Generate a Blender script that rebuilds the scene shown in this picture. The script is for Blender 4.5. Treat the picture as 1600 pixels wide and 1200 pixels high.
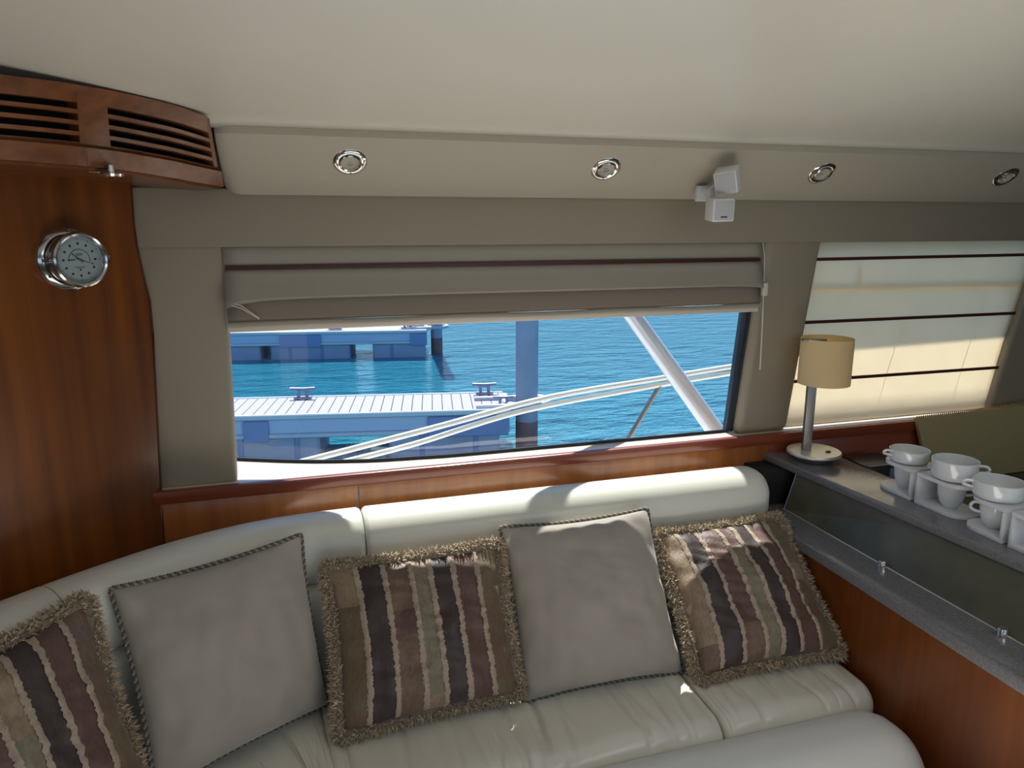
import bpy, bmesh, math, random
from mathutils import Vector, Matrix, noise
random.seed(7)
S = bpy.context.scene
COL = S.collection
PI = math.pi
for o in list(bpy.data.objects): bpy.data.objects.remove(o)

# ------------------------------------------------------------------ camera
YAW, PIT, FPX = math.radians(16.9), math.radians(12.3), 1150.0
CAM = Vector((0, 0, 1.55))
CF = Vector((math.sin(YAW)*math.cos(PIT), math.cos(YAW)*math.cos(PIT), -math.sin(PIT)))
CR = Vector((math.cos(YAW), -math.sin(YAW), 0)); CU = CR.cross(CF)
cam = bpy.data.cameras.new('camera'); cam.sensor_width = 36; cam.lens = FPX*36/1600
cam.clip_start = .02; cam.clip_end = 600
co = bpy.data.objects.new('camera', cam); COL.objects.link(co)
co.matrix_world = Matrix(((CR.x, CU.x, -CF.x, CAM.x), (CR.y, CU.y, -CF.y, CAM.y), (CR.z, CU.z, -CF.z, CAM.z), (0, 0, 0, 1)))
S.camera = co

# ------------------------------------------------------------------ light
S.view_settings.view_transform = 'Standard'; S.view_settings.look = 'None'
S.view_settings.gamma = 1; S.view_settings.use_curve_mapping = False
S.view_settings.exposure = 0.0
SUN_DIR = Vector((-.12, -1, -1.56)).normalized()        # the way the light travels
W = bpy.data.worlds.new('sky'); S.world = W; W.use_nodes = True
wn = W.node_tree.nodes; wl = W.node_tree.links
bg = wn['Background']; bg.inputs[1].default_value = 1.0
tcw = wn.new('ShaderNodeTexCoord'); sx = wn.new('ShaderNodeSeparateXYZ'); rw = wn.new('ShaderNodeValToRGB')     # clear blue sky, paler to the horizon
wl.new(tcw.outputs['Generated'], sx.inputs[0]); wl.new(sx.outputs[2], rw.inputs[0]); wl.new(rw.outputs[0], bg.inputs[0])
rw.color_ramp.elements[0].color = (.46, .74, 1, 1); rw.color_ramp.elements[0].position = .0
rw.color_ramp.elements[1].color = (.10, .26, .62, 1); rw.color_ramp.elements[1].position = .9
e_ = rw.color_ramp.elements.new(.22); e_.color = (.20, .43, .88, 1)
def light(kind, name, loc, d, power, color=(1, 1, 1), size=None):
    l = bpy.data.lights.new(name, kind); l.energy = power; l.color = color
    o = bpy.data.objects.new(name, l); COL.objects.link(o); o.location = loc
    o.rotation_euler = Vector(d).to_track_quat('-Z', 'Y').to_euler()
    if kind == 'AREA': l.shape = 'RECTANGLE'; l.size, l.size_y = size
    return o
s_ = light('SUN', 'sun', (0, 8, 9), SUN_DIR, 9.5, (1, .95, .86)); s_.data.angle = math.radians(.55)
# daylight through the windows on the other side; the cockpit-side fill is added, no door is built
light('AREA', 'daylight_far_windows', (0.8, -2.16, 1.28), (0, 1, -.05), 4, (.86, .93, 1), (4.2, .62))
light('AREA', 'fill_cockpit_side', (-2.45, -.9, 1.1), (1, .25, 0), 4.5, (1, .96, .9), (1.5, 1.5))
light('AREA', 'fill_overhead', (1.0, -.35, 1.87), (0, .1, -1), 12, (.90, .95, 1), (1.3, 1.0))  # added overhead fill to brighten the seat; the ceiling has no hatch
light('AREA', 'fill_upward_low', (0.8, 0.45, .50), (0, 0, 1), 13.5, (1, .96, .88), (2.0, .5))  # added upward fill for the ceiling; no table stands here

# ------------------------------------------------------------------ materials
def srgb(r, g, b):
    return tuple(((c/255)/12.92 if c/255 <= .04045 else ((c/255+.055)/1.055)**2.4) for c in (r, g, b)) + (1,)
def mat(name, col, rough=.5, metal=0, spec=.5, bump=0, bscale=200, var=0, vscale=5, coat=0, sheen=0, emit=None):
    m = bpy.data.materials.new(name); m.use_nodes = True
    nt = m.node_tree; p = nt.nodes['Principled BSDF']
    p.inputs['Base Color'].default_value = col; p.inputs['Roughness'].default_value = rough
    p.inputs['Metallic'].default_value = metal; p.inputs['Specular IOR Level'].default_value = spec
    p.inputs['Coat Weight'].default_value = coat; p.inputs['Coat Roughness'].default_value = .12
    p.inputs['Sheen Weight'].default_value = sheen
    tc = nt.nodes.new('ShaderNodeTexCoord')
    nz = nt.nodes.new('ShaderNodeTexNoise'); nz.inputs['Scale'].default_value = vscale; nz.inputs['Detail'].default_value = 4
    nt.links.new(tc.outputs['Object'], nz.inputs[0])
    v = max(var, .015)
    mx = nt.nodes.new('ShaderNodeMix'); mx.data_type = 'RGBA'
    mx.inputs[6].default_value = tuple(c*(1-v) for c in col[:3])+(1,); mx.inputs[7].default_value = tuple(min(1, c*(1+v)) for c in col[:3])+(1,)
    nt.links.new(nz.outputs['Fac'], mx.inputs[0]); nt.links.new(mx.outputs[2], p.inputs['Base Color'])
    if bump:
        nb = nt.nodes.new('ShaderNodeTexNoise'); nb.inputs['Scale'].default_value = bscale; nb.inputs['Detail'].default_value = 3
        bp = nt.nodes.new('ShaderNodeBump'); bp.inputs['Strength'].default_value = bump; bp.inputs['Distance'].default_value = .002
        nt.links.new(tc.outputs['Object'], nb.inputs[0]); nt.links.new(nb.outputs['Fac'], bp.inputs['Height']); nt.links.new(bp.outputs[0], p.inputs['Normal'])
    return m
def wood(name, dark, light_, axis='Z', rough=.32, coat=.4, scale=1.0):
    m = mat(name, dark, rough, coat=coat); nt = m.node_tree; p = nt.nodes['Principled BSDF']
    tc = nt.nodes.new('ShaderNodeTexCoord'); mp = nt.nodes.new('ShaderNodeMapping')
    sc = {'Z': (40, 40, 1.6), 'X': (1.6, 40, 40)}[axis]
    mp.inputs['Scale'].default_value = tuple(s*scale for s in sc)
    n1 = nt.nodes.new('ShaderNodeTexNoise'); n1.inputs['Scale'].default_value = 1; n1.inputs['Detail'].default_value = 5
    mp2 = nt.nodes.new('ShaderNodeMapping'); mp2.inputs['Scale'].default_value = {'Z': (7, 7, 1.3), 'X': (1.3, 7, 7)}[axis]
    n2 = nt.nodes.new('ShaderNodeTexNoise'); n2.inputs['Scale'].default_value = 1; n2.inputs['Detail'].default_value = 4
    nt.links.new(tc.outputs['Object'], mp.inputs[0]); nt.links.new(mp.outputs[0], n1.inputs[0])
    nt.links.new(tc.outputs['Object'], mp2.inputs[0]); nt.links.new(mp2.outputs[0], n2.inputs[0])
    ad = nt.nodes.new('ShaderNodeMath'); ad.operation = 'MULTIPLY_ADD'; ad.inputs[1].default_value = .45
    nt.links.new(n1.outputs['Fac'], ad.inputs[0])
    ml = nt.nodes.new('ShaderNodeMath'); ml.operation = 'MULTIPLY'; ml.inputs[1].default_value = .55
    nt.links.new(n2.outputs['Fac'], ml.inputs[0]); nt.links.new(ml.outputs[0], ad.inputs[2])
    rp = nt.nodes.new('ShaderNodeValToRGB'); rp.color_ramp.elements[0].position = .33; rp.color_ramp.elements[1].position = .66
    rp.color_ramp.elements[0].color = dark; rp.color_ramp.elements[1].color = light_
    nt.links.new(ad.outputs[0], rp.inputs[0]); nt.links.new(rp.outputs[0], p.inputs['Base Color'])
    return m
def attr_mat(name, rough=.6, sheen=.4, bump=.35, bscale=500, stretch=(1, 1, 1)):
    m = mat(name, (1, 1, 1, 1), rough, sheen=sheen); nt = m.node_tree; p = nt.nodes['Principled BSDF']
    a = nt.nodes.new('ShaderNodeAttribute'); a.attribute_name = 'Col'
    tc = nt.nodes.new('ShaderNodeTexCoord'); mp = nt.nodes.new('ShaderNodeMapping'); mp.inputs['Scale'].default_value = stretch
    nb = nt.nodes.new('ShaderNodeTexNoise'); nb.inputs['Scale'].default_value = bscale; nb.inputs['Detail'].default_value = 3
    nt.links.new(tc.outputs['Object'], mp.inputs[0]); nt.links.new(mp.outputs[0], nb.inputs[0])
    mx = nt.nodes.new('ShaderNodeMix'); mx.data_type = 'RGBA'; mx.blend_type = 'OVERLAY'; mx.inputs[0].default_value = .45
    nt.links.new(a.outputs['Color'], mx.inputs[6]); nt.links.new(nb.outputs['Fac'], mx.inputs[7]); nt.links.new(mx.outputs[2], p.inputs['Base Color'])
    bp = nt.nodes.new('ShaderNodeBump'); bp.inputs['Strength'].default_value = bump; bp.inputs['Distance'].default_value = .002
    nt.links.new(nb.outputs['Fac'], bp.inputs['Height']); nt.links.new(bp.outputs[0], p.inputs['Normal'])
    return m

M = {}
M['ceiling'] = mat('ceiling_vinyl', (.76, .73, .64, 1), .30, bump=.05, bscale=60)
M['valance'] = mat('valance_vinyl', (.49, .44, .355, 1), .5, bump=.08, bscale=300)
M['wall'] = mat('wall_vinyl', (.295, .25, .185, 1), .55, bump=.08, bscale=300)
M['leather'] = mat('cream_leather', (.68, .675, .61, 1), .36, bump=.12, bscale=350, coat=.1)
M['leather_seat'] = mat('seat_leather', (.68, .655, .58, 1), .28, bump=.2, bscale=120, coat=.1)
M['leather_roll'] = mat('roll_leather', (.70, .70, .68, 1), .38, bump=.12, bscale=350)
M['panel_wood'] = wood('cherry_panel', (.085, .020, .003, 1), (.23, .066, .007, 1))
M['bar_wood'] = wood('cherry_bar', (.115, .024, .003, 1), (.225, .060, .006, 1))
M['trim_wood'] = wood('cherry_board', (.26, .075, .018, 1), (.46, .17, .045, 1), 'Z')
M['lip_wood'] = wood('dark_cherry_lip', (.16, .028, .010, 1), (.25, .05, .018, 1), 'X')
M['vent_wood'] = wood('teak_louvre', (.085, .025, .007, 1), (.24, .080, .022, 1), 'X', scale=1.4)
M['dark_wood'] = mat('batten_wood', srgb(72, 30, 18), .45, var=.1)
M['black'] = mat('black_void', (.006, .005, .005, 1), .7)
M['chrome'] = mat('chrome', (.82, .82, .82, 1), .1, 1)
M['steel'] = mat('brushed_steel', (.27, .26, .25, 1), .42, 1)
M['steel_disc'] = mat('satin_steel_disc', (.72, .69, .63, 1), .35, .6)
M['white'] = mat('white_plastic', (.72, .73, .75, 1), .38)
M['porcelain'] = mat('porcelain', (.74, .76, .78, 1), .12, coat=.5)
M['chrome_dim'] = mat('chrome_dark_reflecting', (.42, .42, .41, 1), .14, 1)  # chrome darkened in its colour to stand in for dark reflections
M['dial'] = mat('dial_face', (.36, .42, .42, 1), .5)
M['ink'] = mat('dial_ink', (.01, .012, .014, 1), .6)
M['lens'] = mat('lamp_lens', (.20, .20, .19, 1), .12, coat=1)
M['shade'] = mat('lamp_shade_card', (.72, .56, .33, 1), .7)
M['counter'] = mat('grey_granite', (.17, .168, .175, 1), .16, bump=.03, var=.5, vscale=260, coat=.3)
M['bar_panel'] = mat('dark_stone_reflected_olive', (.085, .080, .050, 1), .42, bump=.35, bscale=45, var=.8, vscale=9, coat=0)  # olive tone and mottling paint in the blurred reflections
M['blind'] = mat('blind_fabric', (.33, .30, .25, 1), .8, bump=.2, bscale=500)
M['blind_shaded'] = mat('blind_shaded_fabric', (.25, .205, .16, 1), .8, bump=.2, bscale=500)  # same blind cloth, with the shade of the recessed fold in its colour
M['cord'] = mat('white_cord', (.62, .58, .5, 1), .6)
M['sill'] = mat('cream_sill', (.72, .62, .52, 1), .3, coat=.3)
M['rubber'] = mat('black_rubber', (.02, .024, .032, 1), .4)
M['frame_dark'] = mat('dark_frame', (.03, .04, .06, 1), .3)
M['taupe'] = mat('taupe_suede', (.32, .285, .245, 1), .8, bump=.25, bscale=500, var=.10, vscale=9, sheen=.4)
M['fringe'] = attr_mat('fringe_wool', .8, .3, .1)
M['stripe'] = attr_mat('striped_velvet', .55, .15, .5, 160, (1, 1, .25))
M['braid'] = mat('braid_trim', (.36, .28, .215, 1), .8, bump=.9, bscale=400, var=.3, vscale=150)
M['cord_light'] = mat('rope_light', (.25, .22, .17, 1), .7)
M['cord_dark'] = mat('rope_dark', (.09, .08, .07, 1), .7)
M['woven'] = mat('woven_olive', (.11, .095, .04, 1), .8, var=.3, vscale=60)
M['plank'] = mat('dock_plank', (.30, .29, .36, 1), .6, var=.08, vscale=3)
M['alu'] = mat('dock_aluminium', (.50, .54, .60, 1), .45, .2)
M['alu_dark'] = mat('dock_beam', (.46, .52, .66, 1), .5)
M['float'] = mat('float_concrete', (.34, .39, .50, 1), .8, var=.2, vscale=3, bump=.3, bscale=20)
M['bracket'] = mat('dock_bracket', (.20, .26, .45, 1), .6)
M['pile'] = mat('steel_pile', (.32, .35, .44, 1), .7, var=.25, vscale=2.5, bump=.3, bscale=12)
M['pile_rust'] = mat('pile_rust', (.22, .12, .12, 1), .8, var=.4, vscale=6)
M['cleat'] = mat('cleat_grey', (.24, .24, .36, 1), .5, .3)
M['gel'] = mat('white_gelcoat', (.80, .82, .84, 1), .22, coat=.5)
M['rail_steel'] = mat('rail_steel', (.86, .87, .82, 1), .25, .15)
M['pole_white'] = mat('painted_pole', (.74, .76, .84, 1), .3, .25)
M['floor'] = mat('carpet', (.30, .26, .20, 1), .9, bump=.5, bscale=400, var=.2, vscale=100)
# woven stripes on the olive panel
nt = M['woven'].node_tree; p = nt.nodes['Principled BSDF']; tc = nt.nodes.new('ShaderNodeTexCoord')
wv = nt.nodes.new('ShaderNodeTexWave'); wv.inputs['Scale'].default_value = 130; wv.inputs['Distortion'].default_value = 2; wv.bands_direction = 'Z'
nt.links.new(tc.outputs['Object'], wv.inputs[0]); cm = nt.nodes.new('ShaderNodeMix'); cm.data_type = 'RGBA'
cm.inputs[6].default_value = (.26, .205, .09, 1); cm.inputs[7].default_value = (.50, .41, .21, 1)
nt.links.new(wv.outputs[1], cm.inputs[0]); nt.links.new(cm.outputs[2], p.inputs['Base Color'])
# thin glass: lets light through, reflects a little
def thin_glass(name, tint, refl=.05):
    m = bpy.data.materials.new(name); m.use_nodes = True; nt = m.node_tree; nt.nodes.clear()
    o = nt.nodes.new('ShaderNodeOutputMaterial'); t = nt.nodes.new('ShaderNodeBsdfTransparent'); t.inputs[0].default_value = tint
    g = nt.nodes.new('ShaderNodeBsdfGlossy'); g.inputs['Roughness'].default_value = .02
    lw = nt.nodes.new('ShaderNodeLayerWeight'); lw.inputs[0].default_value = .5
    pw = nt.nodes.new('ShaderNodeMath'); pw.operation = 'POWER'; pw.inputs[1].default_value = 4; nt.links.new(lw.outputs['Facing'], pw.inputs[0])
    f = nt.nodes.new('ShaderNodeMath'); f.operation = 'MULTIPLY_ADD'; f.inputs[1].default_value = .7; f.inputs[2].default_value = refl; nt.links.new(pw.outputs[0], f.inputs[0])
    x = nt.nodes.new('ShaderNodeMixShader'); nt.links.new(f.outputs[0], x.inputs[0]); nt.links.new(t.outputs[0], x.inputs[1]); nt.links.new(g.outputs[0], x.inputs[2])
    nt.links.new(x.outputs[0], o.inputs[0]); return m
M['glass'] = thin_glass('window_glass', (.90, .95, .97, 1))
M['dial_glass'] = thin_glass('dial_glass', (.95, .97, 1, 1))
# translucent cloth of the lowered blind
def translucent(name, col, f):
    m = bpy.data.materials.new(name); m.use_nodes = True; nt = m.node_tree; nt.nodes.clear()
    o = nt.nodes.new('ShaderNodeOutputMaterial'); d = nt.nodes.new('ShaderNodeBsdfDiffuse'); t = nt.nodes.new('ShaderNodeBsdfTranslucent')
    tc = nt.nodes.new('ShaderNodeTexCoord'); n = nt.nodes.new('ShaderNodeTexNoise'); n.inputs['Scale'].default_value = 12
    mx = nt.nodes.new('ShaderNodeMix'); mx.data_type = 'RGBA'; mx.inputs[6].default_value = tuple(c*.94 for c in col[:3])+(1,); mx.inputs[7].default_value = col
    nt.links.new(tc.outputs['Object'], n.inputs[0]); nt.links.new(n.outputs['Fac'], mx.inputs[0])
    nt.links.new(mx.outputs[2], d.inputs[0]); nt.links.new(mx.outputs[2], t.inputs[0])
    x = nt.nodes.new('ShaderNodeMixShader'); x.inputs[0].default_value = f
    nt.links.new(d.outputs[0], x.inputs[1]); nt.links.new(t.outputs[0], x.inputs[2]); nt.links.new(x.outputs[0], o.inputs[0]); return m
M['sheer'] = translucent('blind_sheer', (.98, .88, .72, 1), .66)
M['shade'] = translucent('lamp_shade_card', (.98, .82, .52, 1), .5)
# water
wm = mat('sea_water', (.01, .16, .22, 1), .06); M['water'] = wm; nt = wm.node_tree; p = nt.nodes['Principled BSDF']
tc = nt.nodes.new('ShaderNodeTexCoord'); mp = nt.nodes.new('ShaderNodeMapping'); mp.inputs['Scale'].default_value = (1, 2.2, 1); mp.inputs['Rotation'].default_value = (0, 0, .15)
na = nt.nodes.new('ShaderNodeTexNoise'); na.inputs['Scale'].default_value = 3.4; na.inputs['Detail'].default_value = 5; na.inputs['Roughness'].default_value = .6
bp = nt.nodes.new('ShaderNodeBump'); bp.inputs['Strength'].default_value = 1; bp.inputs['Distance'].default_value = 1.0
nt.links.new(tc.outputs['Object'], mp.inputs[0]); nt.links.new(mp.outputs[0], na.inputs[0]); nw = nt.nodes.new('ShaderNodeTexNoise'); nw.inputs['Scale'].default_value = 1.1; nw.inputs['Detail'].default_value = 3; nt.links.new(mp.outputs[0], nw.inputs[0])
hs = nt.nodes.new('ShaderNodeMath'); hs.operation = 'MULTIPLY_ADD'; hs.inputs[1].default_value = 1.6; nt.links.new(nw.outputs['Fac'], hs.inputs[0]); nt.links.new(na.outputs['Fac'], hs.inputs[2]); nt.links.new(hs.outputs[0], bp.inputs['Height']); nt.links.new(bp.outputs[0], p.inputs['Normal'])
p.inputs['IOR'].default_value = 1.33
for l in list(nt.links):
    if l.to_socket == p.inputs['Base Color']: nt.links.remove(l)
p.inputs['Base Color'].default_value = (.05, .42, .62, 1)

# ------------------------------------------------------------------ object helpers
def link(name, me, m=None, parent=None):
    o = bpy.data.objects.new(name, me); COL.objects.link(o)
    if m is not None and me is not None:
        if isinstance(m, str): m = M[m]
        me.materials.append(m)
    if parent is not None: o.parent = parent; o.matrix_parent_inverse = parent.matrix_basis.inverted()
    return o
def thing(name, label, cat, loc=(0, 0, 0), group=None):
    o = bpy.data.objects.new(name, None); COL.objects.link(o); o.location = loc; o.empty_display_size = .05
    o['label'] = label; o['category'] = cat
    if group: o['group'] = group
    return o
def tag(o, label, cat, group=None):
    o['label'] = label; o['category'] = cat
    if group: o['group'] = group
    return o
def struct(o): o['kind'] = 'structure'; return o
def me_from(bm, smooth=True, name='m'):
    me = bpy.data.meshes.new(name); bmesh.ops.recalc_face_normals(bm, faces=bm.faces); bm.to_mesh(me); bm.free()
    if smooth:
        for f in me.polygons: f.use_smooth = True
        try: me.set_sharp_from_angle(angle=math.radians(40))
        except Exception: pass
    return me
def box_bm(lo, hi, bev=0, seg=2, bm=None):
    b = bmesh.new(); bmesh.ops.create_cube(b, size=1)
    for v in b.verts: v.co = Vector([lo[i]+(v.co[i]+.5)*(hi[i]-lo[i]) for i in range(3)])
    if bev: bmesh.ops.bevel(b, geom=b.edges[:], offset=bev, segments=seg, affect='EDGES', profile=.5)
    if bm is None: return b
    merge(bm, b); return bm
def merge(bm, b):
    me = bpy.data.meshes.new('t'); b.to_mesh(me); b.free(); bm.from_mesh(me); bpy.data.meshes.remove(me)
def prism(poly, axis, a, b, bev=0, seg=2):
    """polygon of 2D points extruded along axis between a and b"""
    bm = bmesh.new()
    def pt(p, t): return {'y': (p[0], t, p[1]), 'x': (t, p[0], p[1]), 'z': (p[0], p[1], t)}[axis]
    v0 = [bm.verts.new(pt(p, a)) for p in poly]; v1 = [bm.verts.new(pt(p, b)) for p in poly]
    n = len(poly); bm.faces.new(v0); bm.faces.new(v1[::-1])
    for i in range(n): bm.faces.new((v0[i], v0[(i+1) % n], v1[(i+1) % n], v1[i]))
    bmesh.ops.recalc_face_normals(bm, faces=bm.faces)
    if bev: bmesh.ops.bevel(bm, geom=bm.edges[:], offset=bev, segments=seg, affect='EDGES', profile=.5)
    return bm
def tube_bm(pts, r, n=10, closed=False, bm=None, caps=True):
    bm = bm or bmesh.new(); pts = [Vector(p) for p in pts]; L = len(pts); rings = []
    for i, p in enumerate(pts):
        if closed: t = pts[(i+1) % L]-pts[i-1]
        else: t = pts[min(i+1, L-1)]-pts[max(i-1, 0)]
        t.normalize(); u = Vector((0, 0, 1)).cross(t)
        if u.length < .05: u = Vector((1, 0, 0)).cross(t)
        u.normalize(); w = t.cross(u); rr = r[i] if isinstance(r, (list, tuple)) else r
        rings.append([bm.verts.new(p+(u*math.cos(2*PI*k/n)+w*math.sin(2*PI*k/n))*rr) for k in range(n)])
    for i in range(L if closed else L-1):
        a, b = rings[i], rings[(i+1) % L]
        for k in range(n): bm.faces.new((a[k], a[(k+1) % n], b[(k+1) % n], b[k]))
    if not closed and caps: bm.faces.new(rings[0][::-1]); bm.faces.new(rings[-1])
    return bm
def lathe_bm(prof, n=40, bm=None, close=False):
    """profile of (radius, height) turned about z"""
    bm = bm or bmesh.new(); rings = []
    for r, h in prof:
        if r < 1e-6: rings.append([bm.verts.new((0, 0, h))])
        else: rings.append([bm.verts.new((r*math.cos(2*PI*k/n), r*math.sin(2*PI*k/n), h)) for k in range(n)])
    pairs = list(zip(rings, rings[1:])) + ([(rings[-1], rings[0])] if close else [])
    for a, b in pairs:
        for k in range(n):
            q = []
            for v in (a[k % len(a)], a[(k+1) % len(a)], b[(k+1) % len(b)], b[k % len(b)]):
                if v not in q: q.append(v)
            if len(q) > 2: bm.faces.new(q)
    return bm
def place(bm, loc, z=(0, 0, 1), x=None):
    z = Vector(z).normalized()
    x = Vector(x) if x is not None else (Vector((0, 0, 1)).cross(z) if abs(z.z) < .95 else Vector((1, 0, 0)))
    x = (x-z*x.dot(z)).normalized(); y = z.cross(x)
    mt = Matrix(((x.x, y.x, z.x, loc[0]), (x.y, y.y, z.y, loc[1]), (x.z, y.z, z.z, loc[2]), (0, 0, 0, 1)))
    bmesh.ops.transform(bm, matrix=mt, verts=bm.verts); return bm
def ray(px, py): return CF+CR*((px-800)/FPX)+CU*((600-py)/FPX)
def at_y(px, py, Y): d = ray(px, py); return CAM+d*(Y/d.y)
def at_plane(px, py, p0, n): d = ray(px, py); return CAM+d*((Vector(p0)-CAM).dot(n)/d.dot(n))
def sm(a, b, t): t = max(0, min(1, (t-a)/(b-a))); return t*t*(3-2*t)
def catmull(pts, n):
    P = [Vector(p) for p in pts]; P = [P[0]*2-P[1]]+P+[P[-1]*2-P[-2]]; out = []
    for i in range(1, len(P)-2):
        for k in range(n):
            t = k/n; a, b, c, d = P[i-1:i+3]
            out.append(.5*((2*b)+(c-a)*t+(2*a-5*b+4*c-d)*t*t+(3*b-a-3*c+d)*t**3))
    return out+[P[-2]]

# ================================================================== SHELL
Y0 = 1.75
# ceiling: camber with a soft crease
bm = bmesh.new(); xs = [-2.6+i*.2 for i in range(38)]
ys = [1.612, 1.60, 1.57, 1.5, 1.4, 1.25, 1.1, .95, .8, .6, .3, 0, -.5, -1, -1.6, -2.3]
def cz(x, y):
    if y > 1.605: return 1.733
    z = 1.742+.011*(1-math.exp(-(1.60-y)*40))+.11*(1.60-y)-.018*(1.60-y)**2
    return z
rows = [[bm.verts.new((x, y, cz(x, y))) for x in xs] for y in ys]
for a, b in zip(rows, rows[1:]):
    for i in range(len(xs)-1): bm.faces.new((a[i], a[i+1], b[i+1], b[i]))
ceil = struct(link('ceiling', me_from(bm), 'ceiling'))
sdm = ceil.modifiers.new('s', 'SOLIDIFY'); sdm.thickness = .02; sdm.offset = 1
# the lighter lining panel let into the ceiling
# window wall: header, side panel, columns as parts of one wall
wall = bpy.data.objects.new('wall_back', None); COL.objects.link(wall); wall['kind'] = 'structure'
def wpart(name, poly, y0=Y0, y1=1.80, bev=.008, m='wall', seg=3):
    return link(name, me_from(prism(poly, 'y', y0, y1, bev, seg)), m, wall)
wpart('header_panel', [(-.46, 1.499), (4.6, 1.499), (4.6, 1.625), (-.46, 1.625)], y0=1.745, bev=.004)
wpart('side_panel', [(-.42, 1.53), (-.126, 1.53), (-.141, .955), (-.42, .955)], y0=1.756, bev=.010)
wpart('column', [(1.266, 1.53), (1.446, 1.53), (1.377, .958), (1.206, .958)], y0=1.752, y1=1.80, bev=.02, seg=5)
wpart('column', [(2.263, 1.53), (4.6, 1.53), (4.6, .958), (2.136, .958)], y0=1.752, y1=1.80, bev=.014, seg=4)
wpart('outer_wall', [(-2.6, 2.05), (-.455, 2.05), (-.455, .0), (-2.6, .0)], y0=1.77, y1=1.82, bev=0)
wpart('lower_wall', [(-.46, .80), (4.6, .80), (4.6, .0), (-.46, .0)], y0=1.775, y1=1.82, bev=0)
wpart('upper_wall', [(-.46, 1.60), (4.6, 1.60), (4.6, 2.05), (-.46, 2.05)], y0=1.79, y1=1.83, bev=0)
wpart('backing', [(-.46, 1.60), (-.13, 1.60), (-.13, 1.47), (-.46, 1.47)], y0=1.80, y1=1.81, bev=0)
wpart('backing', [(1.29, 1.60), (1.46, 1.60), (1.42, 1.40), (1.27, 1.40)], y0=1.801, y1=1.81, bev=0)
wpart('backing', [(2.26, 1.60), (4.6, 1.60), (4.6, .94), (2.13, .94)], y0=1.801, y1=1.81, bev=0)
link('roof', me_from(box_bm((-2.66, -2.3, 2.05), (4.66, 1.86, 2.10))), 'ceiling', wall)
# valance: slanted padded panel under the ceiling edge
prof = [(1.606, 1.737), (1.600, 1.722), (1.618, 1.702), (1.645, 1.680), (1.675, 1.657), (1.705, 1.634), (1.722, 1.621), (1.738, 1.611), (1.752, 1.614), (1.76, 1.63), (1.76, 1.74)]
bm = bmesh.new(); N = 60; rings = []
for i in range(N+1):
    x = -.118+.0*i if i == 0 else -.118+(i/N)**1.8*4.7
    r = []
    for (y, z) in prof:
        k = max(0, 1-(x+.118)/.03); zz = z+.022*k*k*max(0, 1-abs(z-1.611)/.05) ; yy = y+.012*k*k*(1 if y < 1.75 else 0)
        r.append(bm.verts.new((x+(.004*(1.737-z)/.126 if i == 0 else 0), yy, zz)))
    rings.append(r)
for a, b in zip(rings, rings[1:]):
    for i in range(len(prof)): bm.faces.new((a[i], a[(i+1) % len(prof)], b[(i+1) % len(prof)], b[i]))
bm.faces.new(rings[0]); bm.faces.new(rings[-1][::-1])
link('valance', me_from(bm), 'valance', wall)

# sill: cream ledge, dark lip and boards below
def glass_y(x):
    pts = [(-.5, 2.10), (-.151, 1.926), (-.03, 1.872), (.052, 1.843), (.18, 1.812), (.371, 1.795), (.92, 1.792), (1.3, 1.792), (4.6, 1.792)]
    for (a, ya), (b, yb) in zip(pts, pts[1:]):
        if a <= x <= b: t = (x-a)/(b-a); return ya+(yb-ya)*t
    return 1.79
gx = [-.35+i*.05 for i in range(14)]+[.371, .92, 1.3, 2.3, 4.6]
poly = [(x, glass_y(x)+.012) for x in gx]+[(4.6, 1.737), (-.42, 1.737)]
struct(link('trim_1', me_from(prism(poly, 'z', .94, .9585, 0), False), 'sill'))
t2 = bpy.data.objects.new('trim_2', None); COL.objects.link(t2); t2['kind'] = 'structure'
link('sill_lip', me_from(box_bm((-.42, 1.722, .930), (4.6, 1.742, .9605), .004)), 'lip_wood', t2)
link('board', me_from(box_bm((-.42, 1.732, .80), (.134, 1.76, .9305), .001)), 'trim_wood', t2)
link('board', me_from(box_bm((.136, 1.732, .80), (1.30, 1.76, .9305), .001)), 'trim_wood', t2)
link('board', me_from(box_bm((1.302, 1.732, .0), (4.6, 1.76, .9305), .001)), 'lip_wood', t2)

# window 1 and window 2
win1 = bpy.data.objects.new('window_1', None); COL.objects.link(win1); win1['kind'] = 'structure'
win2 = bpy.data.objects.new('window_2', None); COL.objects.link(win2); win2['kind'] = 'structure'
def pane(parent, x0, x1, z0=.945, z1=1.56):
    bm = bmesh.new(); xx = [x0+(x1-x0)*i/30 for i in range(31)]
    a = [bm.verts.new((x, glass_y(x), z0)) for x in xx]; b = [bm.verts.new((x, glass_y(x), z1)) for x in xx]
    for i in range(30): bm.faces.new((a[i], a[i+1], b[i+1], b[i]))
    return link('pane', me_from(bm), 'glass', parent)
pane(win1, -.34, 1.30); pane(win2, 1.30, 2.5)
link('gasket', me_from(tube_bm([(x, glass_y(x)-.004, .963) for x in [-.32+.04*i for i in range(39)]], .0045, 6)), 'rubber', win1)
link('gasket', me_from(tube_bm([(x, 1.788, .963) for x in (1.30, 2.3)], .0045, 6)), 'rubber', win2)
link('mullion', me_from(prism([(1.187, .962), (1.222, .962), (1.2855, 1.56), (1.238, 1.56)], 'y', 1.782, 1.80, .002)), 'frame_dark', win1)
link('mullion_seal', me_from(prism([(1.200, .962), (1.206, .962), (1.2665, 1.56), (1.2605, 1.56)], 'y', 1.777, 1.783, .001)), 'rubber', win1)
link('jamb', me_from(prism([(1.226, .9585), (1.27, .9585), (1.36, 1.56), (1.30, 1.56)], 'y', 1.775, 1.80, .002)), 'wall', win1)

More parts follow.
